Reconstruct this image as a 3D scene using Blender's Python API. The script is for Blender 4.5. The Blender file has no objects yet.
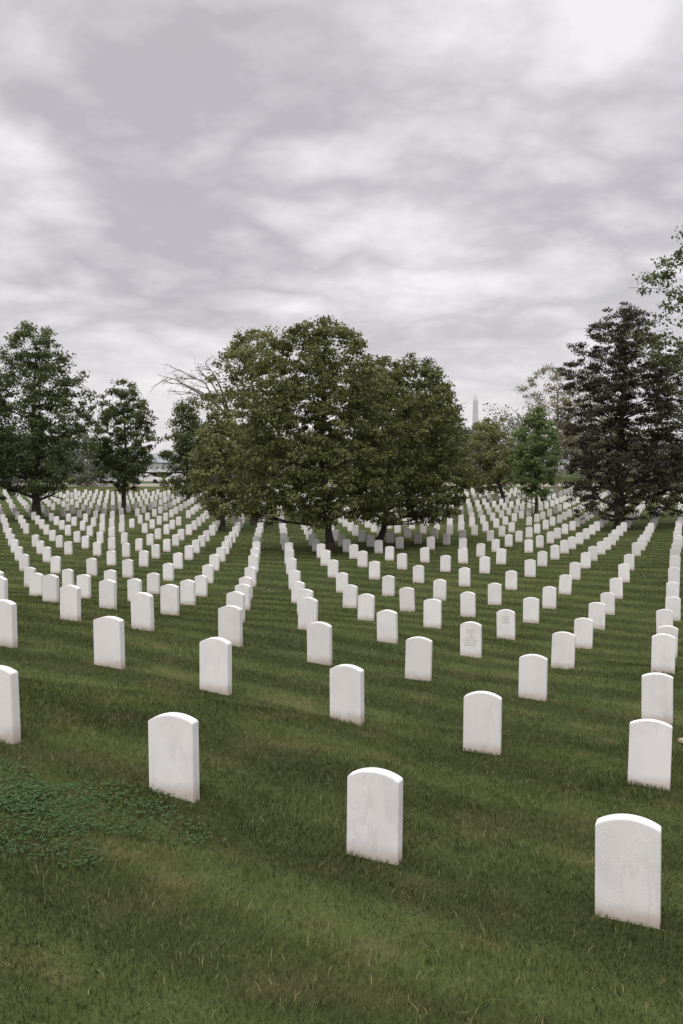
import bpy, bmesh, math, random
import numpy as np
from mathutils import Vector, Matrix
random.seed(7); np.random.seed(7)
D=bpy.data; SC=bpy.context.scene; COL=SC.collection
CAM=2.2; F=995.6
O=np.array([1.65,5.80]);U=np.array([-1.40,.70]);W=np.array([1.12,3.25]); ANG=math.radians(-20)
# ------------------------------------------------------------ terrain (levels taken at the grave positions)
T={(0,0):.4705,(1,0):.4067,(2,0):.3412,(3,0):.2895,(0,1):.329,(1,1):.2958,(2,1):.2638,(3,1):.232,(4,1):.2064,(5,1):.184,(0,2):.2607,(1,2):.2392,
(2,2):.2208,(3,2):.2033,(4,2):.185,(6,2):.1595,(0,3):.2135,(1,3):.2096,(4,3):.1697,(8,3):.1412,(1,4):.188,(4,4):.1605}
sv=[]
for (i,j),tn_ in T.items():
    p=O+U*i+W*j; sv.append((p[0],p[1]-.135,tn_*(p[1]-.135)))
sv=np.array(sv)
def basis(X,Y): return np.stack([np.ones_like(X),X,Y,X*Y/10,Y*Y/10],-1)
coef=np.linalg.lstsq(basis(sv[:,0],sv[:,1]),sv[:,2],rcond=None)[0]
res=sv[:,2]-basis(sv[:,0],sv[:,1])@coef
K=np.exp(-((sv[:,None,0]-sv[None,:,0])**2+(sv[:,None,1]-sv[None,:,1])**2)/(2*1.5**2))
rw=np.linalg.solve(K+.05*np.eye(len(sv)),res)
FY=[0,22,35,50,70,90,120,200,400,1000,3000,9000]
FD=[2.6,3.4,3.85,4.15,4.15,3.95,3.55,3.1,4.5,9,16,30]
def gz(X,Y):
    X=np.asarray(X,float);Y=np.asarray(Y,float); sh=X.shape
    X1=X.ravel();Y1=Y.ravel()
    near=basis(np.clip(X1,-9,9),np.clip(Y1,-2,30))@coef
    m=(Y1<28)&(Y1>0)&(np.abs(X1)<14)
    if m.any():
        idx=np.where(m)[0]
        for s in range(0,len(idx),60000):
            q=idx[s:s+60000]
            near[q]+=np.exp(-((X1[q,None]-sv[None,:,0])**2+(Y1[q,None]-sv[None,:,1])**2)/(2*1.5**2))@rw
    far=np.interp(Y1,FY,FD)
    t=np.clip((Y1-18)/20,0,1);t=t*t*(3-2*t)
    und=.015*np.sin(X1*.9+1.3)*np.sin(Y1*.7)+.01*np.sin(X1*2.3+Y1*1.7)
    return (CAM-(near*(1-t)+far*t)+und).reshape(sh)
def g(x,y): return float(gz(np.array([x]),np.array([y]))[0])
def mesh_np(name,V,faces,mat=None,tint=None,smooth=False):
    me=D.meshes.new(name); V=np.asarray(V,np.float32)
    me.vertices.add(len(V)); me.vertices.foreach_set('co',V.ravel())
    loops=np.concatenate([f.ravel() for f in faces]).astype(np.int32)
    tot=np.concatenate([np.full(len(f),f.shape[1]) for f in faces]).astype(np.int32)
    st=np.concatenate([[0],np.cumsum(tot)[:-1]]).astype(np.int32)
    me.loops.add(len(loops)); me.loops.foreach_set('vertex_index',loops)
    me.polygons.add(len(tot)); me.polygons.foreach_set('loop_start',st)
    try: me.polygons.foreach_set('loop_total',tot)
    except Exception: pass
    if smooth: me.polygons.foreach_set('use_smooth',np.ones(len(tot),bool))
    if tint is not None:
        a=me.attributes.new('tint','FLOAT','POINT'); a.data.foreach_set('value',np.asarray(tint,np.float32))
    me.update(calc_edges=True)
    if mat: me.materials.append(mat)
    return me
def obj(name,me,parent=None,loc=None):
    o=D.objects.new(name,me); COL.objects.link(o)
    if parent: o.parent=parent
    if loc is not None: o.location=loc
    return o
# ------------------------------------------------------------ materials
def newmat(name,rough=.8,spec=.2):
    m=D.materials.new(name); m.use_nodes=True; nt=m.node_tree
    b=nt.nodes['Principled BSDF']; b.inputs['Roughness'].default_value=rough; b.inputs['Specular IOR Level'].default_value=spec
    return m,nt,b
def N(nt,t,**k):
    n=nt.nodes.new(t)
    for a,v in k.items():
        if a.startswith('i_'): n.inputs[a[2:]].default_value=v
        else: setattr(n,a,v)
    return n
def mix(nt,f,a,b,bt='MIX'):
    n=nt.nodes.new('ShaderNodeMix'); n.data_type='RGBA'; n.blend_type=bt
    for i,v in ((0,f),(6,a),(7,b)):
        if hasattr(v,'links'): nt.links.new(v,n.inputs[i])
        elif i==0: n.inputs[0].default_value=v
        else: n.inputs[i].default_value=(*v,1)
    return n.outputs[2]
def noise(nt,vec,scale,detail=4,rough=.55,dist=0):
    n=N(nt,'ShaderNodeTexNoise'); n.inputs['Scale'].default_value=scale; n.inputs['Detail'].default_value=detail
    n.inputs['Roughness'].default_value=rough; n.inputs['Distortion'].default_value=dist
    nt.links.new(vec,n.inputs['Vector']); return n.outputs['Fac']
def mr(nt,v,a,b,c=0,d=1,smooth=True):
    n=N(nt,'ShaderNodeMapRange')
    if smooth: n.interpolation_type='SMOOTHSTEP'
    nt.links.new(v,n.inputs[0])
    for i,x in zip((1,2,3,4),(a,b,c,d)): n.inputs[i].default_value=x
    return n.outputs[0]
def math_(nt,op,a,b=None):
    n=N(nt,'ShaderNodeMath',operation=op)
    for i,v in enumerate((a,b)):
        if v is None: continue
        if hasattr(v,'links'): nt.links.new(v,n.inputs[i])
        else: n.inputs[i].default_value=v
    return n.outputs[0]
def grass_color(nt,dt=3):
    pos=N(nt,'ShaderNodeNewGeometry').outputs['Position']
    c=mix(nt,mr(nt,noise(nt,pos,.35,dt,.6),.35,.65),(.060,.080,.027),(.092,.114,.038))
    c=mix(nt,mr(nt,noise(nt,pos,1.5,dt,.65,0),.50,.72,0,.7),c,(.145,.132,.060))
    c=mix(nt,mr(nt,noise(nt,pos,.11,2,.5),.4,.62,0,.3),c,(.048,.070,.027))
    d=N(nt,'ShaderNodeVectorMath',operation='DOT_PRODUCT'); nt.links.new(pos,d.inputs[0]); d.inputs[1].default_value=(.447,.894,0)
    w=math_(nt,'ADD',math_(nt,'MULTIPLY',d.outputs['Value'],3.9),math_(nt,'MULTIPLY',noise(nt,pos,.3,1),3))
    s=mr(nt,math_(nt,'SINE',w),-.6,.6,.76,1.17)
    mm=N(nt,'ShaderNodeVectorMath',operation='SCALE'); nt.links.new(c,mm.inputs[0]); nt.links.new(s,mm.inputs['Scale'])
    return mm.outputs[0],pos
mg,nt,b=newmat('lawn_ground',1,.05)
c,pos=grass_color(nt)
fn=noise(nt,pos,28,5,.75)
c=mix(nt,mr(nt,fn,.3,.7),mix(nt,.4,c,(.03,.034,.015)),c)
nt.links.new(c,b.inputs['Base Color'])
bp=N(nt,'ShaderNodeBump',i_Strength=.8,i_Distance=.06); nt.links.new(noise(nt,pos,14,4,.75),bp.inputs['Height']); nt.links.new(bp.outputs[0],b.inputs['Normal'])
mb=D.materials.new('grass_blade'); mb.use_nodes=True; nt=mb.node_tree; nt.nodes.remove(nt.nodes['Principled BSDF'])
df=N(nt,'ShaderNodeBsdfDiffuse')
c,pos=grass_color(nt)
at=N(nt,'ShaderNodeAttribute',attribute_name='tint').outputs['Fac']
c=mix(nt,mr(nt,at,0,1,0,1,False),mix(nt,.35,c,(.040,.060,.020)),mix(nt,.35,c,(.155,.175,.065)))
c=mix(nt,mr(nt,at,.96,.975),c,(.26,.225,.125))
nt.links.new(c,df.inputs['Color']); nt.links.new(df.outputs[0],nt.nodes['Material Output'].inputs[0])
def leafmat(name,dark,light,tl=.3):
    m=D.materials.new(name); m.use_nodes=True; nt=m.node_tree; nt.nodes.remove(nt.nodes['Principled BSDF'])
    b=N(nt,'ShaderNodeBsdfDiffuse')
    at=N(nt,'ShaderNodeAttribute',attribute_name='tint').outputs['Fac']
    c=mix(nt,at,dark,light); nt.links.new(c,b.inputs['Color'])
    tr=N(nt,'ShaderNodeBsdfTranslucent'); nt.links.new(c,tr.inputs[0])
    ms=N(nt,'ShaderNodeMixShader',i_Fac=tl); nt.links.new(b.outputs[0],ms.inputs[1]); nt.links.new(tr.outputs[0],ms.inputs[2])
    nt.links.new(ms.outputs[0],nt.nodes['Material Output'].inputs[0]); return m
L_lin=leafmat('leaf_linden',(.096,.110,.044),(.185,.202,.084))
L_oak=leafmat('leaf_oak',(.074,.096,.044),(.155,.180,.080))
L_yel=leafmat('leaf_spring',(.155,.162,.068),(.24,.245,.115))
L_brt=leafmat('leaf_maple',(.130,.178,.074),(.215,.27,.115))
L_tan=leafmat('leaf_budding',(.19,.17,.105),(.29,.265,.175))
L_ced=leafmat('needle_cedar',(.046,.045,.033),(.100,.092,.060),.15)
L_far=leafmat('leaf_haze_tint',(.175,.188,.155),(.245,.25,.215),.15)  # distance haze painted into the leaf colours as a pale, greyed green
L_clo=leafmat('leaf_clover',(.060,.110,.044),(.11,.17,.072))
def barkmat(name,c1,c2):
    m,nt,b=newmat(name,.95,.1); pos=N(nt,'ShaderNodeTexCoord').outputs['Object']
    mp=N(nt,'ShaderNodeMapping'); mp.inputs['Scale'].default_value=(9,9,1.5); nt.links.new(pos,mp.inputs[0])
    n=noise(nt,mp.outputs[0],1.5,6,.7); nt.links.new(mix(nt,mr(nt,n,.3,.7),c1,c2),b.inputs['Base Color'])
    bp=N(nt,'ShaderNodeBump',i_Strength=.7,i_Distance=.05); nt.links.new(n,bp.inputs['Height']); nt.links.new(bp.outputs[0],b.inputs['Normal']); return m
BK=barkmat('bark',(.035,.030,.025),(.10,.085,.070)); BKL=barkmat('bark_pale',(.16,.14,.12),(.30,.27,.23))
mm_,nt,b=newmat('marble',.85,.12)
tc=N(nt,'ShaderNodeTexCoord').outputs['Object']; oi=N(nt,'ShaderNodeObjectInfo')
off=N(nt,'ShaderNodeVectorMath',operation='SCALE'); cx=N(nt,'ShaderNodeCombineXYZ')
for i in range(3): nt.links.new(oi.outputs['Random'],cx.inputs[i])
nt.links.new(cx.outputs[0],off.inputs[0]); off.inputs['Scale'].default_value=57
ad=N(nt,'ShaderNodeVectorMath',operation='ADD'); nt.links.new(tc,ad.inputs[0]); nt.links.new(off.outputs[0],ad.inputs[1])
mp=N(nt,'ShaderNodeMapping'); mp.inputs['Rotation'].default_value=(.3,.7,0); mp.inputs['Scale'].default_value=(2.4,1,.6); nt.links.new(ad.outputs[0],mp.inputs[0])
v=noise(nt,mp.outputs[0],3.2,7,.62,.6)
vein=mr(nt,math_(nt,'ABSOLUTE',math_(nt,'SUBTRACT',v,.5)),0,.07,1,0)
amt=mr(nt,noise(nt,ad.outputs[0],2.0,2),.42,.70,.02,.24)
c=mix(nt,mr(nt,oi.outputs['Random'],0,1,0,1,False),(.80,.782,.772),(.71,.69,.675))
c=mix(nt,mr(nt,noise(nt,ad.outputs[0],3,5),.4,.7,0,.45),c,(.66,.637,.625))
c=mix(nt,math_(nt,'MULTIPLY',vein,amt),c,(.44,.425,.425))
sx=N(nt,'ShaderNodeSeparateXYZ'); nt.links.new(tc,sx.inputs[0])
zz=math_(nt,'ADD',sx.outputs[2],math_(nt,'MULTIPLY',noise(nt,ad.outputs[0],9,4),-.10))
c=mix(nt,mr(nt,zz,-.04,.10,.7,0),c,(.40,.31,.235))
spk=mr(nt,noise(nt,ad.outputs[0],60,3,.7),.58,.72,0,.3); c=mix(nt,spk,c,(.46,.43,.41))
nt.links.new(c,b.inputs['Base Color'])
bp=N(nt,'ShaderNodeBump',i_Strength=.25,i_Distance=.006); nt.links.new(noise(nt,tc,90,4),bp.inputs['Height']); nt.links.new(bp.outputs[0],b.inputs['Normal'])
# ------------------------------------------------------------ ground
n=330; t=np.linspace(-1,1,n); xs=3*np.sinh(t*8.2); ty=np.linspace(-3.2,7.9,420); ys=8+3*np.sinh(ty)
XX,YY=np.meshgrid(xs,ys); V=np.stack([XX,YY,gz(XX,YY)],-1).reshape(-1,3)
idx=np.arange(n*len(ys)).reshape(len(ys),n)
fc=np.stack([idx[:-1,:-1],idx[:-1,1:],idx[1:,1:],idx[1:,:-1]],-1).reshape(-1,4)
obj('ground',mesh_np('ground',V,[fc],mg,smooth=True))
# ------------------------------------------------------------ grass
def blades(X,Y,h,w,seg,rng):
    n_=len(X); a=rng.uniform(0,2*np.pi,n_); z=gz(X,Y)-.005
    B=np.stack([X,Y,z],-1); wd=np.stack([np.cos(a),np.sin(a),0*a],-1)*w[:,None]/2
    la=rng.uniform(0,2*np.pi,n_)*.75+2.2*np.sin(X*1.3+np.sin(Y*1.1)*2)+Y*.2; lean=rng.uniform(.2,1.4,n_)*h
    L=np.stack([np.cos(la)*lean,np.sin(la)*lean,0*la],-1); up=np.zeros((n_,3)); up[:,2]=h
    if seg:
        P=np.stack([B-wd,B+wd,B+wd*.8+L*.32+up*.6,B-wd*.8+L*.32+up*.6,B+L+up*.9],1)
        k=np.arange(n_)[:,None]*5
        return P.reshape(-1,3),[k+np.array([[0,1,2,3]]),k+np.array([[3,2,4]])],5
    P=np.stack([B-wd,B+wd,B+L*.7+up],1); k=np.arange(n_)[:,None]*3
    return P.reshape(-1,3),[k+np.array([[0,1,2]])],3
def tuft(X,Y): return 1+.24*np.sin(X*5.1+2*np.sin(Y*3.3))*np.sin(Y*6.3+1.5*np.sin(X*4.1))+.14*np.sin(X*13+Y*9)+.14*np.sin(X*1.3+1)*np.sin(Y*1.9)
rng=np.random.default_rng(3)
n1=290000; Y=2.4+(rng.random(n1)**.72)*(10.5-2.4); X=(rng.random(n1)*2-1)*(.37*Y+1.0)
h=.043*tuft(X,Y)*rng.uniform(.5,1.4,n1); V1,f1,k1=blades(X,Y,h,rng.uniform(.0024,.0048,n1),True,rng); t1=np.repeat(rng.random(n1),5)
n2=400000; u=rng.random(n2); Y=10.3*(60/10.3)**u; X=(rng.random(n2)*2-1)*(.37*Y+1.2)
h=.038*tuft(X*.6,Y*.6)*rng.uniform(.5,1.4,n2); V2,f2,k2=blades(X,Y,h,rng.uniform(.0045,.008,n2)*Y/10,False,rng); t2=np.repeat(rng.random(n2),3)
obj('grass',mesh_np('grass',np.concatenate([V1,V2]),f1+[f+len(V1) for f in f2],mb,np.concatenate([t1,t2])))
# clover
n3=4600; a=rng.uniform(0,2*np.pi,n3); r=rng.random(n3)**.8*(1+.3*np.sin(3*a)+.2*np.sin(7*a+1))
X=-2.1+1.05*r*np.cos(a); Y=6.4+.85*r*np.sin(a)-.2*(X+2.3); z=gz(X,Y)+rng.uniform(.02,.055,n3)
Vs=[];tn=rng.random(n3)
a0=rng.uniform(0,6.28,n3); s=rng.uniform(.006,.012,n3)
for k in range(3):
    aa=a0+k*2.094; d=np.stack([np.cos(aa),np.sin(aa),rng.uniform(-.3,.5,n3)],-1)*s[:,None]; p=np.stack([-np.sin(aa),np.cos(aa),rng.uniform(-.3,.3,n3)],-1)*s[:,None]*.62
    c0=np.stack([X,Y,z],-1); Vs.append(np.stack([c0,c0+d*.6+p,c0+d*1.25+p*.6,c0+d*1.25-p*.6,c0+d*.6-p],1))
Vs=np.stack(Vs,1).reshape(-1,3); fcs=np.arange(len(Vs)).reshape(-1,5)
obj('clover_patch',mesh_np('clover_patch',Vs,[fcs],L_clo,np.repeat(tn,15)))
# ------------------------------------------------------------ headstones
def stone_mesh(k):
    rg=random.Random(k); w=.36+rg.uniform(-.008,.008); th=.102; H=.60+rg.uniform(-.012,.018); rise=.05+rg.uniform(-.006,.008)
    bm=bmesh.new(); pr=[(-w/2,-.3),(w/2,-.3)]
    R=(w*w/4+rise*rise)/(2*rise); a=math.asin(w/2/R)
    for i in range(13):
        q=a-2*a*i/12; pr.append((R*math.sin(q),H-R+R*math.cos(q)))
    f=bm.faces.new([bm.verts.new((x,-th/2,z)) for x,z in pr])
    ex=bmesh.ops.extrude_face_region(bm,geom=[f]); bmesh.ops.translate(bm,verts=[v for v in ex['geom'] if isinstance(v,bmesh.types.BMVert)],vec=(0,th,0))
    bmesh.ops.recalc_face_normals(bm,faces=bm.faces)
    es=[e for e in bm.edges if e.calc_face_angle(0)>.5]
    bmesh.ops.bevel(bm,geom=es,offset=.005,segments=2,affect='EDGES',clamp_overlap=True)
    me=D.meshes.new('headstone'); bm.to_mesh(me); bm.free(); me.materials.append(mm_); return me
SM=[stone_mesh(k) for k in range(8)]
rs=random.Random(5); special={}
for j in range(0,46):
    for i in range(-8,60):
        p=O+U*i+W*j; x,y=p[0],p[1]-.135
        if y<4 or y>116+3*math.sin(x*.07): continue
        if abs(x)>.36*y+5: continue
        x+=rs.gauss(0,.025); y+=rs.gauss(0,.04)
        if j==0 and i>=0: x+=.02-.045*i
        if (i,j)==(2,1): x+=.07
        if (i,j)==(3,0): x-=.06
        if (i,j) in ((3,1),(4,1)): x+=.06
        if y>30 and rs.random()<.025: continue
        o=obj('headstone',SM[rs.randrange(8)],None,(x,y,g(x,y)-rs.uniform(0,.02)))
        o.rotation_euler=(math.radians(rs.gauss(0,.8)),math.radians(rs.gauss(0,1.0)),ANG+math.radians(rs.gauss(0,1.8)))
        special[(i,j)]=o
mi,nt,b=newmat('engraving',.9,.1); b.inputs['Base Color'].default_value=(.46,.44,.43,1)
for key,txt in (((2,3),'ROBERT\nE HALL\nCPL\nUS ARMY\nWORLD WAR II\nMAR 4 1921\nJUN 9 1987'),((2,4),'WALTER\nM REED\nPFC\nUS ARMY')):
    if key in special:
        cu=D.curves.new('inscription','FONT'); cu.body=txt; cu.size=.042; cu.align_x='CENTER'; cu.extrude=.0005; cu.materials.append(mi)
        t_=obj('inscription',cu,special[key]); t_.location=(0,-.0525,.46); t_.rotation_euler=(math.pi/2,0,0)
# ------------------------------------------------------------ trees
def tube(pts,rad,sides=7):
    pts=np.array(pts,float); n_=len(pts); V=[]
    for k in range(n_):
        d=pts[min(k+1,n_-1)]-pts[max(k-1,0)]; d/=np.linalg.norm(d)+1e-9
        a=np.cross(d,[.31,.95,.05]); a/=np.linalg.norm(a)+1e-9; b_=np.cross(d,a)
        for s_ in range(sides):
            q=2*math.pi*s_/sides; V.append(pts[k]+rad[k]*(math.cos(q)*a+math.sin(q)*b_))
    Fs=[[k*sides+s_,k*sides+(s_+1)%sides,(k+1)*sides+(s_+1)%sides,(k+1)*sides+s_] for k in range(n_-1) for s_ in range(sides)]
    return np.array(V),np.array(Fs)
def leaves(C,rad,nper,size,rng,flat=.6,ct=None):
    n_=len(C)*nper; c=np.repeat(C,nper,0); r_=np.repeat(rad,nper)
    dv=rng.normal(0,1,(n_,3)); dv/=np.linalg.norm(dv,axis=1)[:,None]; dv*=(rng.random(n_)**.6*(1+.25*rng.random(n_)**4))[:,None]
    c=c+dv*r_[:,None]*np.array([1,1,flat])
    nr=rng.normal(0,.7,(n_,3))+dv*.6+np.array([0,0,.6]); nr/=np.linalg.norm(nr,axis=1)[:,None]
    a=np.cross(nr,rng.normal(0,1,(n_,3))); a/=np.linalg.norm(a,axis=1)[:,None]+1e-9; b_=np.cross(nr,a)
    s=size*rng.uniform(.55,1.35,n_)[:,None]
    P=np.stack([c-a*s*.6,c-b_*s*.36,c+a*s*.6,c+b_*s*.36],1).reshape(-1,3)
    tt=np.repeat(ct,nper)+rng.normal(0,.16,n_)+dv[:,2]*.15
    return P,np.repeat(np.clip(tt,0,1),4)
def crown(prof,h,r,z0,ncl,rng,seed,lean=0,shell=.5,noise_a=.2):
    ts=np.array([p[0] for p in prof]);rr=np.array([p[1] for p in prof])
    t=rng.random(ncl*6); keep=rng.random(ncl*6)<np.interp(t,ts,rr)**1.2/ (max(rr)**1.2); t=t[keep][:ncl]; m=len(t)
    a=rng.uniform(0,2*np.pi,m); rho=shell+(1-shell)*rng.random(m)**.6
    low=rng.random(m)<.2; rho=np.where(low,rng.random(m)*shell,rho)
    e=1+noise_a*np.sin(3*a+seed+7*t)+noise_a*.7*np.sin(5*a+2*seed-11*t)+rng.normal(0,.04,m)
    R=r*np.interp(t,ts,rr)*e*rho
    zt=z0+(h-z0)*(t+.04*np.sin(4*a+seed)*(1-.6*t))
    return np.stack([R*np.cos(a)+lean*t,R*np.sin(a),zt],-1)
ROUND=[(0,.55),(.12,.9),(.35,1),(.6,.86),(.8,.6),(.93,.3),(1,.08)]
DOME=[(0,.84),(.1,.97),(.3,1),(.5,.95),(.7,.83),(.85,.62),(.95,.34),(1,.12)]
OVAL=[(0,.35),(.2,.8),(.45,1),(.7,.8),(.88,.45),(1,.08)]
VASE=[(0,.3),(.3,.7),(.6,1),(.8,.9),(.95,.5),(1,.2)]
CED=[(0,.8),(.15,.97),(.4,1),(.65,.92),(.8,.75),(.92,.5),(1,.18)]
class Wood:
    def __init__(s): s.V=[];s.F=[];s.o=0
    def add(s,pts,rad,sd=7):
        v,f=tube(pts,rad,sd); s.V.append(v);s.F.append(f+s.o);s.o+=len(v)
    def make(s,bark,root): obj('trunk',mesh_np('trunk',np.concatenate(s.V),[np.concatenate(s.F)],bark,smooth=True),root)
def tree(name,px,Y,top,rpx,mat,prof=ROUND,ncl=220,nper=90,leaf=.17,low=1.6,seed=1,trunk_r=.2,bark=BK,clr=.62,lean=0,shell=.5,na=.2,flat=.6,nb=26,tpx=None):
    x=(px-341.5)/F*Y; z=g(x,Y); h=(462-top)/F*Y+CAM-z; r=rpx/F*Y
    rng=np.random.default_rng(seed); tx=0 if tpx is None else (tpx-px)/F*Y
    C=crown(prof,h-clr*.45,r-clr*.4,low+clr*.4,ncl,rng,seed*1.7,lean,shell,na)
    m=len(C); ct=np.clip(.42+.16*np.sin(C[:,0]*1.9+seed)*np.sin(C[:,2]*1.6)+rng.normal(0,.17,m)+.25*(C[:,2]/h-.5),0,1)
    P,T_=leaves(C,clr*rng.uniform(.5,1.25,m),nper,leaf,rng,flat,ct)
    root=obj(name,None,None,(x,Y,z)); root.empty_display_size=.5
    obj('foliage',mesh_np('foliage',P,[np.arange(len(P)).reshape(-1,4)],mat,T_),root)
    wd=Wood(); hz=h*.82; tp=[]
    for k in range(9):
        q=k/8; tp.append((tx*(1-q)**1.5+lean*q*.6+.12*math.sin(q*5+seed)*q*2,.1*math.sin(q*6+seed*2)*q*2,-.3+(hz+.3)*q))
    tp.insert(1,(tx,0,.15)); tr_=[trunk_r*1.7,trunk_r*1.25]+[trunk_r*(1-.85*k/8) for k in range(1,9)]
    wd.add(tp,tr_,10)
    for s_ in rng.permutation(m)[:nb]:
        c_=C[s_]; zb=max(low*.75,min(c_[2]-.35*math.hypot(c_[0],c_[1])-.3,hz*.9)); q=(zb+.3)/(hz+.3)
        bx=np.array([np.interp(zb,[p[2] for p in tp],[p[0] for p in tp]),np.interp(zb,[p[2] for p in tp],[p[1] for p in tp]),zb])
        mid=bx*.45+c_*.55+np.array([rng.normal(0,.15),rng.normal(0,.15),-.05*np.linalg.norm(c_-bx)])
        r0=trunk_r*(1-.8*q)*.5
        p1=bx*.75+mid*.25+np.array([0,0,.05])
        wd.add([bx,p1,mid,mid*.5+c_*.5+rng.normal(0,.08,3),c_],[r0,r0*.8,r0*.5,r0*.3,r0*.1],5)
        for _ in range(2):
            e=c_+rng.normal(0,.45,3)*np.array([1,1,.5])-np.array([0,0,.1]); wd.add([mid,mid*.5+e*.5+rng.normal(0,.1,3),e],[r0*.35,r0*.2,.008],4)
    wd.make(bark,root)
    return root
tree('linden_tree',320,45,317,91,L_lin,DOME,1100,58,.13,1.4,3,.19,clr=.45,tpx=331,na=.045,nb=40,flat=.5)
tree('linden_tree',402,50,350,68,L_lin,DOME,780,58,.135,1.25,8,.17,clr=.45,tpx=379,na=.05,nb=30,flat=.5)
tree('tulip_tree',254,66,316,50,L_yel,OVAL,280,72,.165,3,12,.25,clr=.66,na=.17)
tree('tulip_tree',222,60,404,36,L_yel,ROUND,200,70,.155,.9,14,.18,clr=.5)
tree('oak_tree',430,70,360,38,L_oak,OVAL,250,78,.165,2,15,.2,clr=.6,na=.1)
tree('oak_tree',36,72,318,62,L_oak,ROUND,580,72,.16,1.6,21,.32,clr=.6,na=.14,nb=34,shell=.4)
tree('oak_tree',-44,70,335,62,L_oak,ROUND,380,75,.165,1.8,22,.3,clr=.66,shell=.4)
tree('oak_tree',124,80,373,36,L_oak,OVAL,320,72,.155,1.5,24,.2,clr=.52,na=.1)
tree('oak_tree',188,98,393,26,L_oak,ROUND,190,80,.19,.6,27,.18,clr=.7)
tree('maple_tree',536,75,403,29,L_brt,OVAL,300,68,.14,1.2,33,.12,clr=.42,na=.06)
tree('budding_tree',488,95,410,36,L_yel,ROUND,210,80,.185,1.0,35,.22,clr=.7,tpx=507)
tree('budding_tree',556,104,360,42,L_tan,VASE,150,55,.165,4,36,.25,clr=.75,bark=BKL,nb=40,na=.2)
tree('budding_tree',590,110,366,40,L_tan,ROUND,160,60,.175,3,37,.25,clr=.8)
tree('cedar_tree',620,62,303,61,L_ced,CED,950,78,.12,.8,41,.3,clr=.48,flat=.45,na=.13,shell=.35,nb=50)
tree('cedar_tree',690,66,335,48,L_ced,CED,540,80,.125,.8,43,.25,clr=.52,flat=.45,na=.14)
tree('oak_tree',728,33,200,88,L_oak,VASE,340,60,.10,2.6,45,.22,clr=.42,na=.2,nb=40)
# bare tree reaching out to the left of the tulip tree
def bare_tree(px,Y,ends,seed):
    x=(px-341.5)/F*Y; z=g(x,Y); root=obj('bare_tree',None,None,(x,Y,z)); rng=np.random.default_rng(seed); wd=Wood()
    zz=lambda py:(462-py)/F*Y+CAM-z
    fork=np.array([-.25,0,zz(418)])
    wd.add([(0,0,-.3),(0,0,.3),(.1,0,2),(-.05,.05,4.2),fork],[.32,.24,.2,.17,.14],9)
    for ex,ey in ends:
        e=np.array([(ex-px)/F*Y,rng.normal(0,.8),zz(ey)]); pts=[fork]
        for q in (.25,.5,.75,1):
            p=fork*(1-q)+e*q; p[2]+=.55*math.sin(q*math.pi)*(1 if ey<390 else .5); pts.append(p+rng.normal(0,.09,3)*(q<1))
        wd.add(pts,[.10,.08,.055,.035,.012],6)
        for k in range(9):
            q=rng.uniform(.3,1); s_=np.array([np.interp(q*4,range(5),[p[a] for p in pts]) for a in range(3)])
            dr=rng.normal(0,1,3)*np.array([.6,.7,.35])+np.array([-.45,0,.2]); dr*=rng.uniform(.6,1.2)
            m_=s_+dr*.55+rng.normal(0,.08,3); wd.add([s_,m_,s_+dr],[.03,.02,.007],4)
            for _ in range(2): wd.add([m_,m_+dr*.3+rng.normal(0,.12,3),m_+dr*.5+rng.normal(0,.28,3)],[.016,.012,.006],3)
    wd.make(BKL,root)
bare_tree(234,68,[(160,376),(172,384),(180,370),(196,372),(190,392),(210,366)],4)
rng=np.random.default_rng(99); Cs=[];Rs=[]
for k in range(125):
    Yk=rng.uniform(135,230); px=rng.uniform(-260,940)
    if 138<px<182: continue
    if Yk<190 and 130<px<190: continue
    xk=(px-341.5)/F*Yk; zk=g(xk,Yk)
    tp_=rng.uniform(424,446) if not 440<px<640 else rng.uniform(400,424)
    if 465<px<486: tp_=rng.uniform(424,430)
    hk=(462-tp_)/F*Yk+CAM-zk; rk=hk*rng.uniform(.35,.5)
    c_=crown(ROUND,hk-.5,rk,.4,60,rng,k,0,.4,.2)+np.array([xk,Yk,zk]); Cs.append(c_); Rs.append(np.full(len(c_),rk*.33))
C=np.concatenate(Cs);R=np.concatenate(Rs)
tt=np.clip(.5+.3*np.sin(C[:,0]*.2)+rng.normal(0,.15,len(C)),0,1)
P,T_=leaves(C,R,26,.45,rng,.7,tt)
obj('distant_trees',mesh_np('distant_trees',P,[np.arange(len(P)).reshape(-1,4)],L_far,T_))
mh,nt,b=newmat('ridge_haze_tint',1,0); pos=N(nt,'ShaderNodeNewGeometry').outputs['Position']
nt.links.new(mix(nt,noise(nt,pos,.02,5),(.24,.255,.265),(.33,.34,.35)),b.inputs['Base Color'])  # aerial haze is put into these blue-grey ridge colours
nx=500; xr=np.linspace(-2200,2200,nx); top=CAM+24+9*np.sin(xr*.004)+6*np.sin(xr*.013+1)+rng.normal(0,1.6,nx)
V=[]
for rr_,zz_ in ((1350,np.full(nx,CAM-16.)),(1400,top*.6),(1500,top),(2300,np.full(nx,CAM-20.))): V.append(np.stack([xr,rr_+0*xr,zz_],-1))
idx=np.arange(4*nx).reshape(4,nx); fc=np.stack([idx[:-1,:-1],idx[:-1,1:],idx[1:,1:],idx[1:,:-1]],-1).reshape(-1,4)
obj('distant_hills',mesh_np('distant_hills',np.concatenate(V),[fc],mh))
mo,nt,b=newmat('obelisk_marble_hazed',.9,.1); pos=N(nt,'ShaderNodeNewGeometry').outputs['Position']
sx=N(nt,'ShaderNodeSeparateXYZ'); nt.links.new(pos,sx.inputs[0])
nt.links.new(mix(nt,mr(nt,sx.outputs[2],60,62),(.56,.545,.545),(.53,.515,.52)),b.inputs['Base Color'])  # two marble courses, both faded in colour to imitate haze
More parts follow.
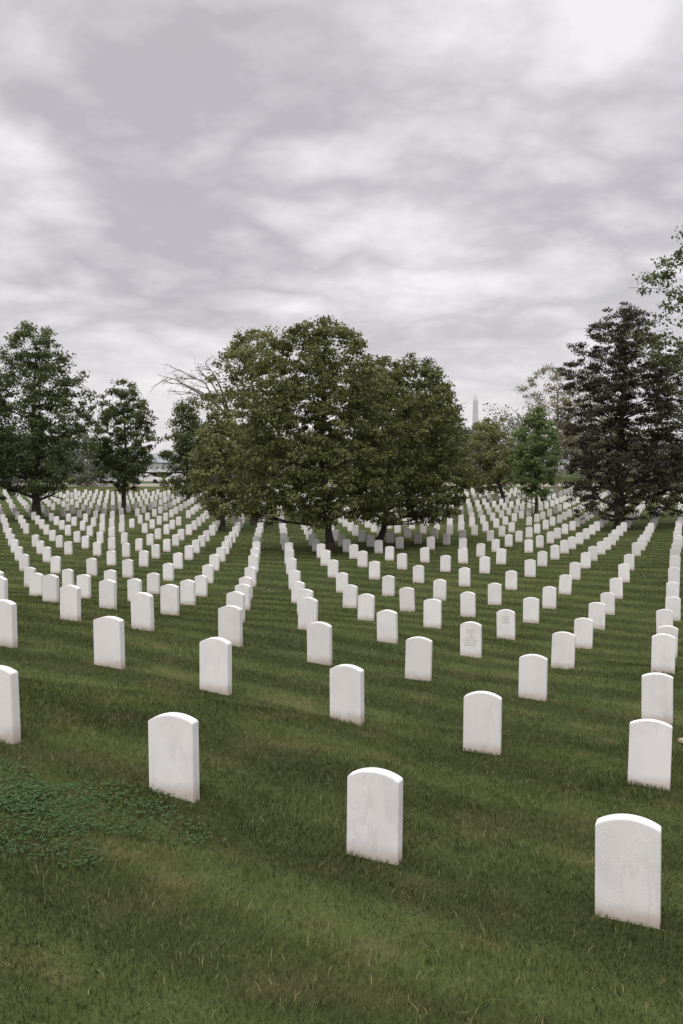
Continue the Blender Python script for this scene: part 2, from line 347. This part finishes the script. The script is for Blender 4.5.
bm=bmesh.new(); yo=2700; xo=(475-341.5)/F*yo; prev=None
for hw,z in ((10,-30),(10,4),(8.4,4.5),(5.2,158),(.2,175)):
    ring=[bm.verts.new((sx_*hw,sy_*hw,z)) for sx_,sy_ in ((-1,-1),(1,-1),(1,1),(-1,1))]
    if prev:
        for q in range(4): bm.faces.new([prev[q],prev[(q+1)%4],ring[(q+1)%4],ring[q]])
    prev=ring
bm.faces.new(prev); me=D.meshes.new('monument_obelisk'); bm.to_mesh(me); bm.free(); me.materials.append(mo)
o=obj('monument_obelisk',me,None,(xo,yo,CAM+8)); o.rotation_euler[2]=.15
mr_,nt,b=newmat('pale_road',.9,.2); pos=N(nt,'ShaderNodeNewGeometry').outputs['Position']
nt.links.new(mix(nt,noise(nt,pos,3,5),(.24,.22,.18),(.32,.29,.24)),b.inputs['Base Color'])
xr=np.linspace(-160,160,81); V=[]
for yy in (140,156): V.append(np.stack([xr,yy+0*xr,gz(xr,yy+0*xr)+.10],-1))
for yy in (139.9,156.1): V.append(np.stack([xr,yy+0*xr,gz(xr,yy+0*xr)-.3],-1))
V=np.concatenate([V[2],V[0],V[1],V[3]]); idx=np.arange(4*81).reshape(4,81)
obj('road',mesh_np('road',V,[np.stack([idx[:-1,:-1],idx[:-1,1:],idx[1:,1:],idx[1:,:-1]],-1).reshape(-1,4)],mr_))
def flatmat(n_,c_,r_=.4,s_=.4):
    m,nt,b=newmat(n_,r_,s_); b.inputs['Base Color'].default_value=(*c_,1); return m
glass=flatmat('car_glass',(.02,.025,.03),.1,.6); tyre=flatmat('tyre',(.02,.02,.02),.9)
def car(x,y,c_,rot=0):
    root=obj('parked_car',None,None,(x,y,g(x,y)+.1)); root.rotation_euler[2]=rot; paint=flatmat('car_paint',c_)
    def ext(name,pr,w,mat,w2=None):
        bm=bmesh.new(); w2=w2 or w
        zs=[p[1] for p in pr]; zm=min(zs);zM=max(zs)
        wf=lambda z:w+(w2-w)*(z-zm)/(zM-zm)
        A=[bm.verts.new((p[0],-wf(p[1])/2,p[1])) for p in pr];B=[bm.verts.new((p[0],wf(p[1])/2,p[1])) for p in pr]
        bm.faces.new(A);bm.faces.new(B[::-1])
        for q in range(len(pr)): bm.faces.new([A[q],B[q],B[(q+1)%len(pr)],A[(q+1)%len(pr)]])
        bmesh.ops.recalc_face_normals(bm,faces=bm.faces)
        bmesh.ops.bevel(bm,geom=bm.edges[:],offset=.04,segments=2,affect='EDGES')
        me=D.meshes.new(name);bm.to_mesh(me);bm.free();me.materials.append(mat);obj(name,me,root)
    ext('body',[(-2.2,.3),(2.2,.3),(2.25,.6),(2.1,.85),(1.1,.97),(-2.0,1.0),(-2.25,.8)],1.8,paint)
    ext('cabin_glass',[(-1.75,.95),(1.15,.95),(.45,1.4),(-1.2,1.42)],1.66,glass,1.3)
    ext('roof',[(-1.2,1.40),(.5,1.38),(.35,1.48),(-1.1,1.50)],1.34,paint,1.2)
    for wx in (-1.35,1.4):
        for wy in (-.85,.85):
            bm=bmesh.new(); bmesh.ops.create_cone(bm,cap_ends=True,segments=20,radius1=.33,radius2=.33,depth=.22,matrix=Matrix.Translation((wx,wy,.33))@Matrix.Rotation(math.pi/2,4,'X'))
            me=D.meshes.new('wheel');bm.to_mesh(me);bm.free();me.materials.append(tyre);obj('wheel',me,root)
for px,c_,yy in ((147,(.68,.68,.68),153.5),(181,(.70,.70,.69),153.5),(112,(.42,.44,.47),153.5)): car((px-341.5)/F*yy,yy,c_,0 if px%4 else math.pi)
# row of vehicles parked in the far lot
for k,(px,c_) in enumerate(((143,(.7,.7,.7)),(151,(.45,.47,.5)),(160,(.72,.72,.71)),(169,(.6,.6,.62)),(177,(.12,.13,.15)),(186,(.7,.7,.7)))):
    car((px-341.5)/F*215,215,c_,.0 if k%2 else math.pi)
# low pale building far beyond the road
def box(name,c,s,mat,root):
    bm=bmesh.new(); bmesh.ops.create_cube(bm,size=1,matrix=Matrix.Translation(c)@Matrix.Diagonal((*s,1)))
    me=D.meshes.new(name);bm.to_mesh(me);bm.free();me.materials.append(mat);obj(name,me,root)
bx_,by_=(163-341.5)/F*480,480
rb=obj('low_pale_building',None,None,(bx_,by_,g(bx_,by_))); wl=flatmat('building_wall',(.42,.42,.42),.9,.1); rf=flatmat('building_roof',(.36,.37,.38),.9,.1); wg=flatmat('building_window',(.22,.23,.24),.5,.3)
box('walls',(0,0,2.2),(30,8,5.0),wl,rb); box('roof',(0,0,4.85),(31,9,.3),rf,rb)
for k in range(9): box('window',(-13+k*2.75,-4.01,2.5),(1.5,.06,1.5),wg,rb)
box('door',(12.6,-4.01,1.2),(.9,.06,2.2),wg,rb)
mw,nt,b=newmat('board_wood',.8,.2); pos=N(nt,'ShaderNodeTexCoord').outputs['Object']
nt.links.new(mix(nt,noise(nt,pos,12,4),(.36,.27,.19),(.50,.39,.29)),b.inputs['Base Color'])
bm=bmesh.new(); bmesh.ops.create_cube(bm,size=1,matrix=Matrix.Diagonal((.30,.14,.04,1))); bmesh.ops.bevel(bm,geom=bm.edges[:],offset=.006,segments=2,affect='EDGES')
me=D.meshes.new('wooden_board');bm.to_mesh(me);bm.free();me.materials.append(mw)
o=obj('wooden_board',me,None,(3.90,10.9,g(3.90,10.9)+.05)); o.rotation_euler=(0,.05,.3)
# ------------------------------------------------------------ sky
w=D.worlds.new('World'); SC.world=w; w.use_nodes=True; nt=w.node_tree; bg=nt.nodes['Background']
tc=N(nt,'ShaderNodeTexCoord').outputs['Generated']; sx=N(nt,'ShaderNodeSeparateXYZ'); nt.links.new(tc,sx.inputs[0])
den=math_(nt,'ADD',math_(nt,'MAXIMUM',sx.outputs[2],0),.24)
cb=N(nt,'ShaderNodeCombineXYZ'); nt.links.new(math_(nt,'DIVIDE',sx.outputs[0],den),cb.inputs[0]); nt.links.new(math_(nt,'DIVIDE',sx.outputs[1],den),cb.inputs[1])
cb.inputs[2].default_value=2.9
n1_=noise(nt,cb.outputs[0],1.35,9,.50,.1)
# billows: ridged noise gives rounded cloud bodies with defined edges
bn=noise(nt,cb.outputs[0],3.1,7,.52,.1); bil=math_(nt,'MULTIPLY',math_(nt,'ABSOLUTE',math_(nt,'SUBTRACT',bn,.5)),2.2)
nn=math_(nt,'ADD',math_(nt,'MULTIPLY',n1_,.80),math_(nt,'MULTIPLY',bil,.42))
nn=math_(nt,'ADD',nn,.035)
for az,el,rad,amp in ((1.6,16.2,.22,.065),(-11.5,20.5,.22,-.05),(-9,12.4,.16,-.045),(14,14.8,.2,-.055),(-17,15,.12,.035),(12,24,.2,-.01),(-18,26,.15,-.03)):
    A=math.radians(az);E=math.radians(el); cdir=(math.sin(A)*math.cos(E),math.cos(A)*math.cos(E),math.sin(E)*1.0)
    ds=N(nt,'ShaderNodeVectorMath',operation='SUBTRACT'); nt.links.new(tc,ds.inputs[0]); ds.inputs[1].default_value=cdir
    sc_=N(nt,'ShaderNodeVectorMath',operation='MULTIPLY'); nt.links.new(ds.outputs[0],sc_.inputs[0]); sc_.inputs[1].default_value=(1,1,2.1)
    ln=N(nt,'ShaderNodeVectorMath',operation='LENGTH'); nt.links.new(sc_.outputs[0],ln.inputs[0])
    nn=math_(nt,'ADD',nn,mr(nt,ln.outputs['Value'],0,rad*1.25,amp,0))
cr=N(nt,'ShaderNodeValToRGB'); nt.links.new(nn,cr.inputs[0]); e=cr.color_ramp.elements
e[0].position=.36; e[0].color=(.50,.48,.505,1); e[1].position=.64; e[1].color=(.88,.855,.87,1)
q=e.new(.44); q.color=(.59,.57,.595,1); q=e.new(.52); q.color=(.71,.685,.71,1)
c=mix(nt,mr(nt,sx.outputs[2],.0,.17,.7,0),cr.outputs[0],(.83,.795,.805))
gain=mr(nt,sx.outputs[2],.44,.9,1,3.0)
sc=N(nt,'ShaderNodeVectorMath',operation='SCALE'); nt.links.new(c,sc.inputs[0]); nt.links.new(gain,sc.inputs['Scale'])
sky=N(nt,'ShaderNodeTexSky'); sky.sky_type='NISHITA'; sky.sun_disc=False; sky.sun_elevation=math.radians(48); sky.sun_rotation=math.radians(200)
bg0=N(nt,'ShaderNodeBackground',i_Strength=.006); nt.links.new(sky.outputs[0],bg0.inputs[0])
nt.links.new(sc.outputs[0],bg.inputs[0]); bg.inputs[1].default_value=1.0
ash=N(nt,'ShaderNodeAddShader'); nt.links.new(bg0.outputs[0],ash.inputs[0]); nt.links.new(bg.outputs[0],ash.inputs[1])
nt.links.new(ash.outputs[0],nt.nodes['World Output'].inputs[0])
sl=D.lights.new('sun','SUN'); sl.energy=1.4; sl.angle=math.radians(25); sl.color=(1,.96,.92)
so=obj('sun',sl,None,(0,-20,40)); az=math.radians(200); el=math.radians(48)
dv=Vector((math.sin(az)*math.cos(el),math.cos(az)*math.cos(el),math.sin(el))); so.rotation_euler=dv.to_track_quat('Z','Y').to_euler()
# ------------------------------------------------------------ camera
cd=D.cameras.new('camera'); cd.lens=35; cd.sensor_width=36; cd.clip_end=20000; cd.clip_start=.05
co=obj('camera',cd,None,(0,0,CAM)); co.rotation_euler=(math.radians(90-2.87),0,0); SC.camera=co
SC.view_settings.view_transform='Standard'; SC.view_settings.look='None'; SC.view_settings.exposure=0
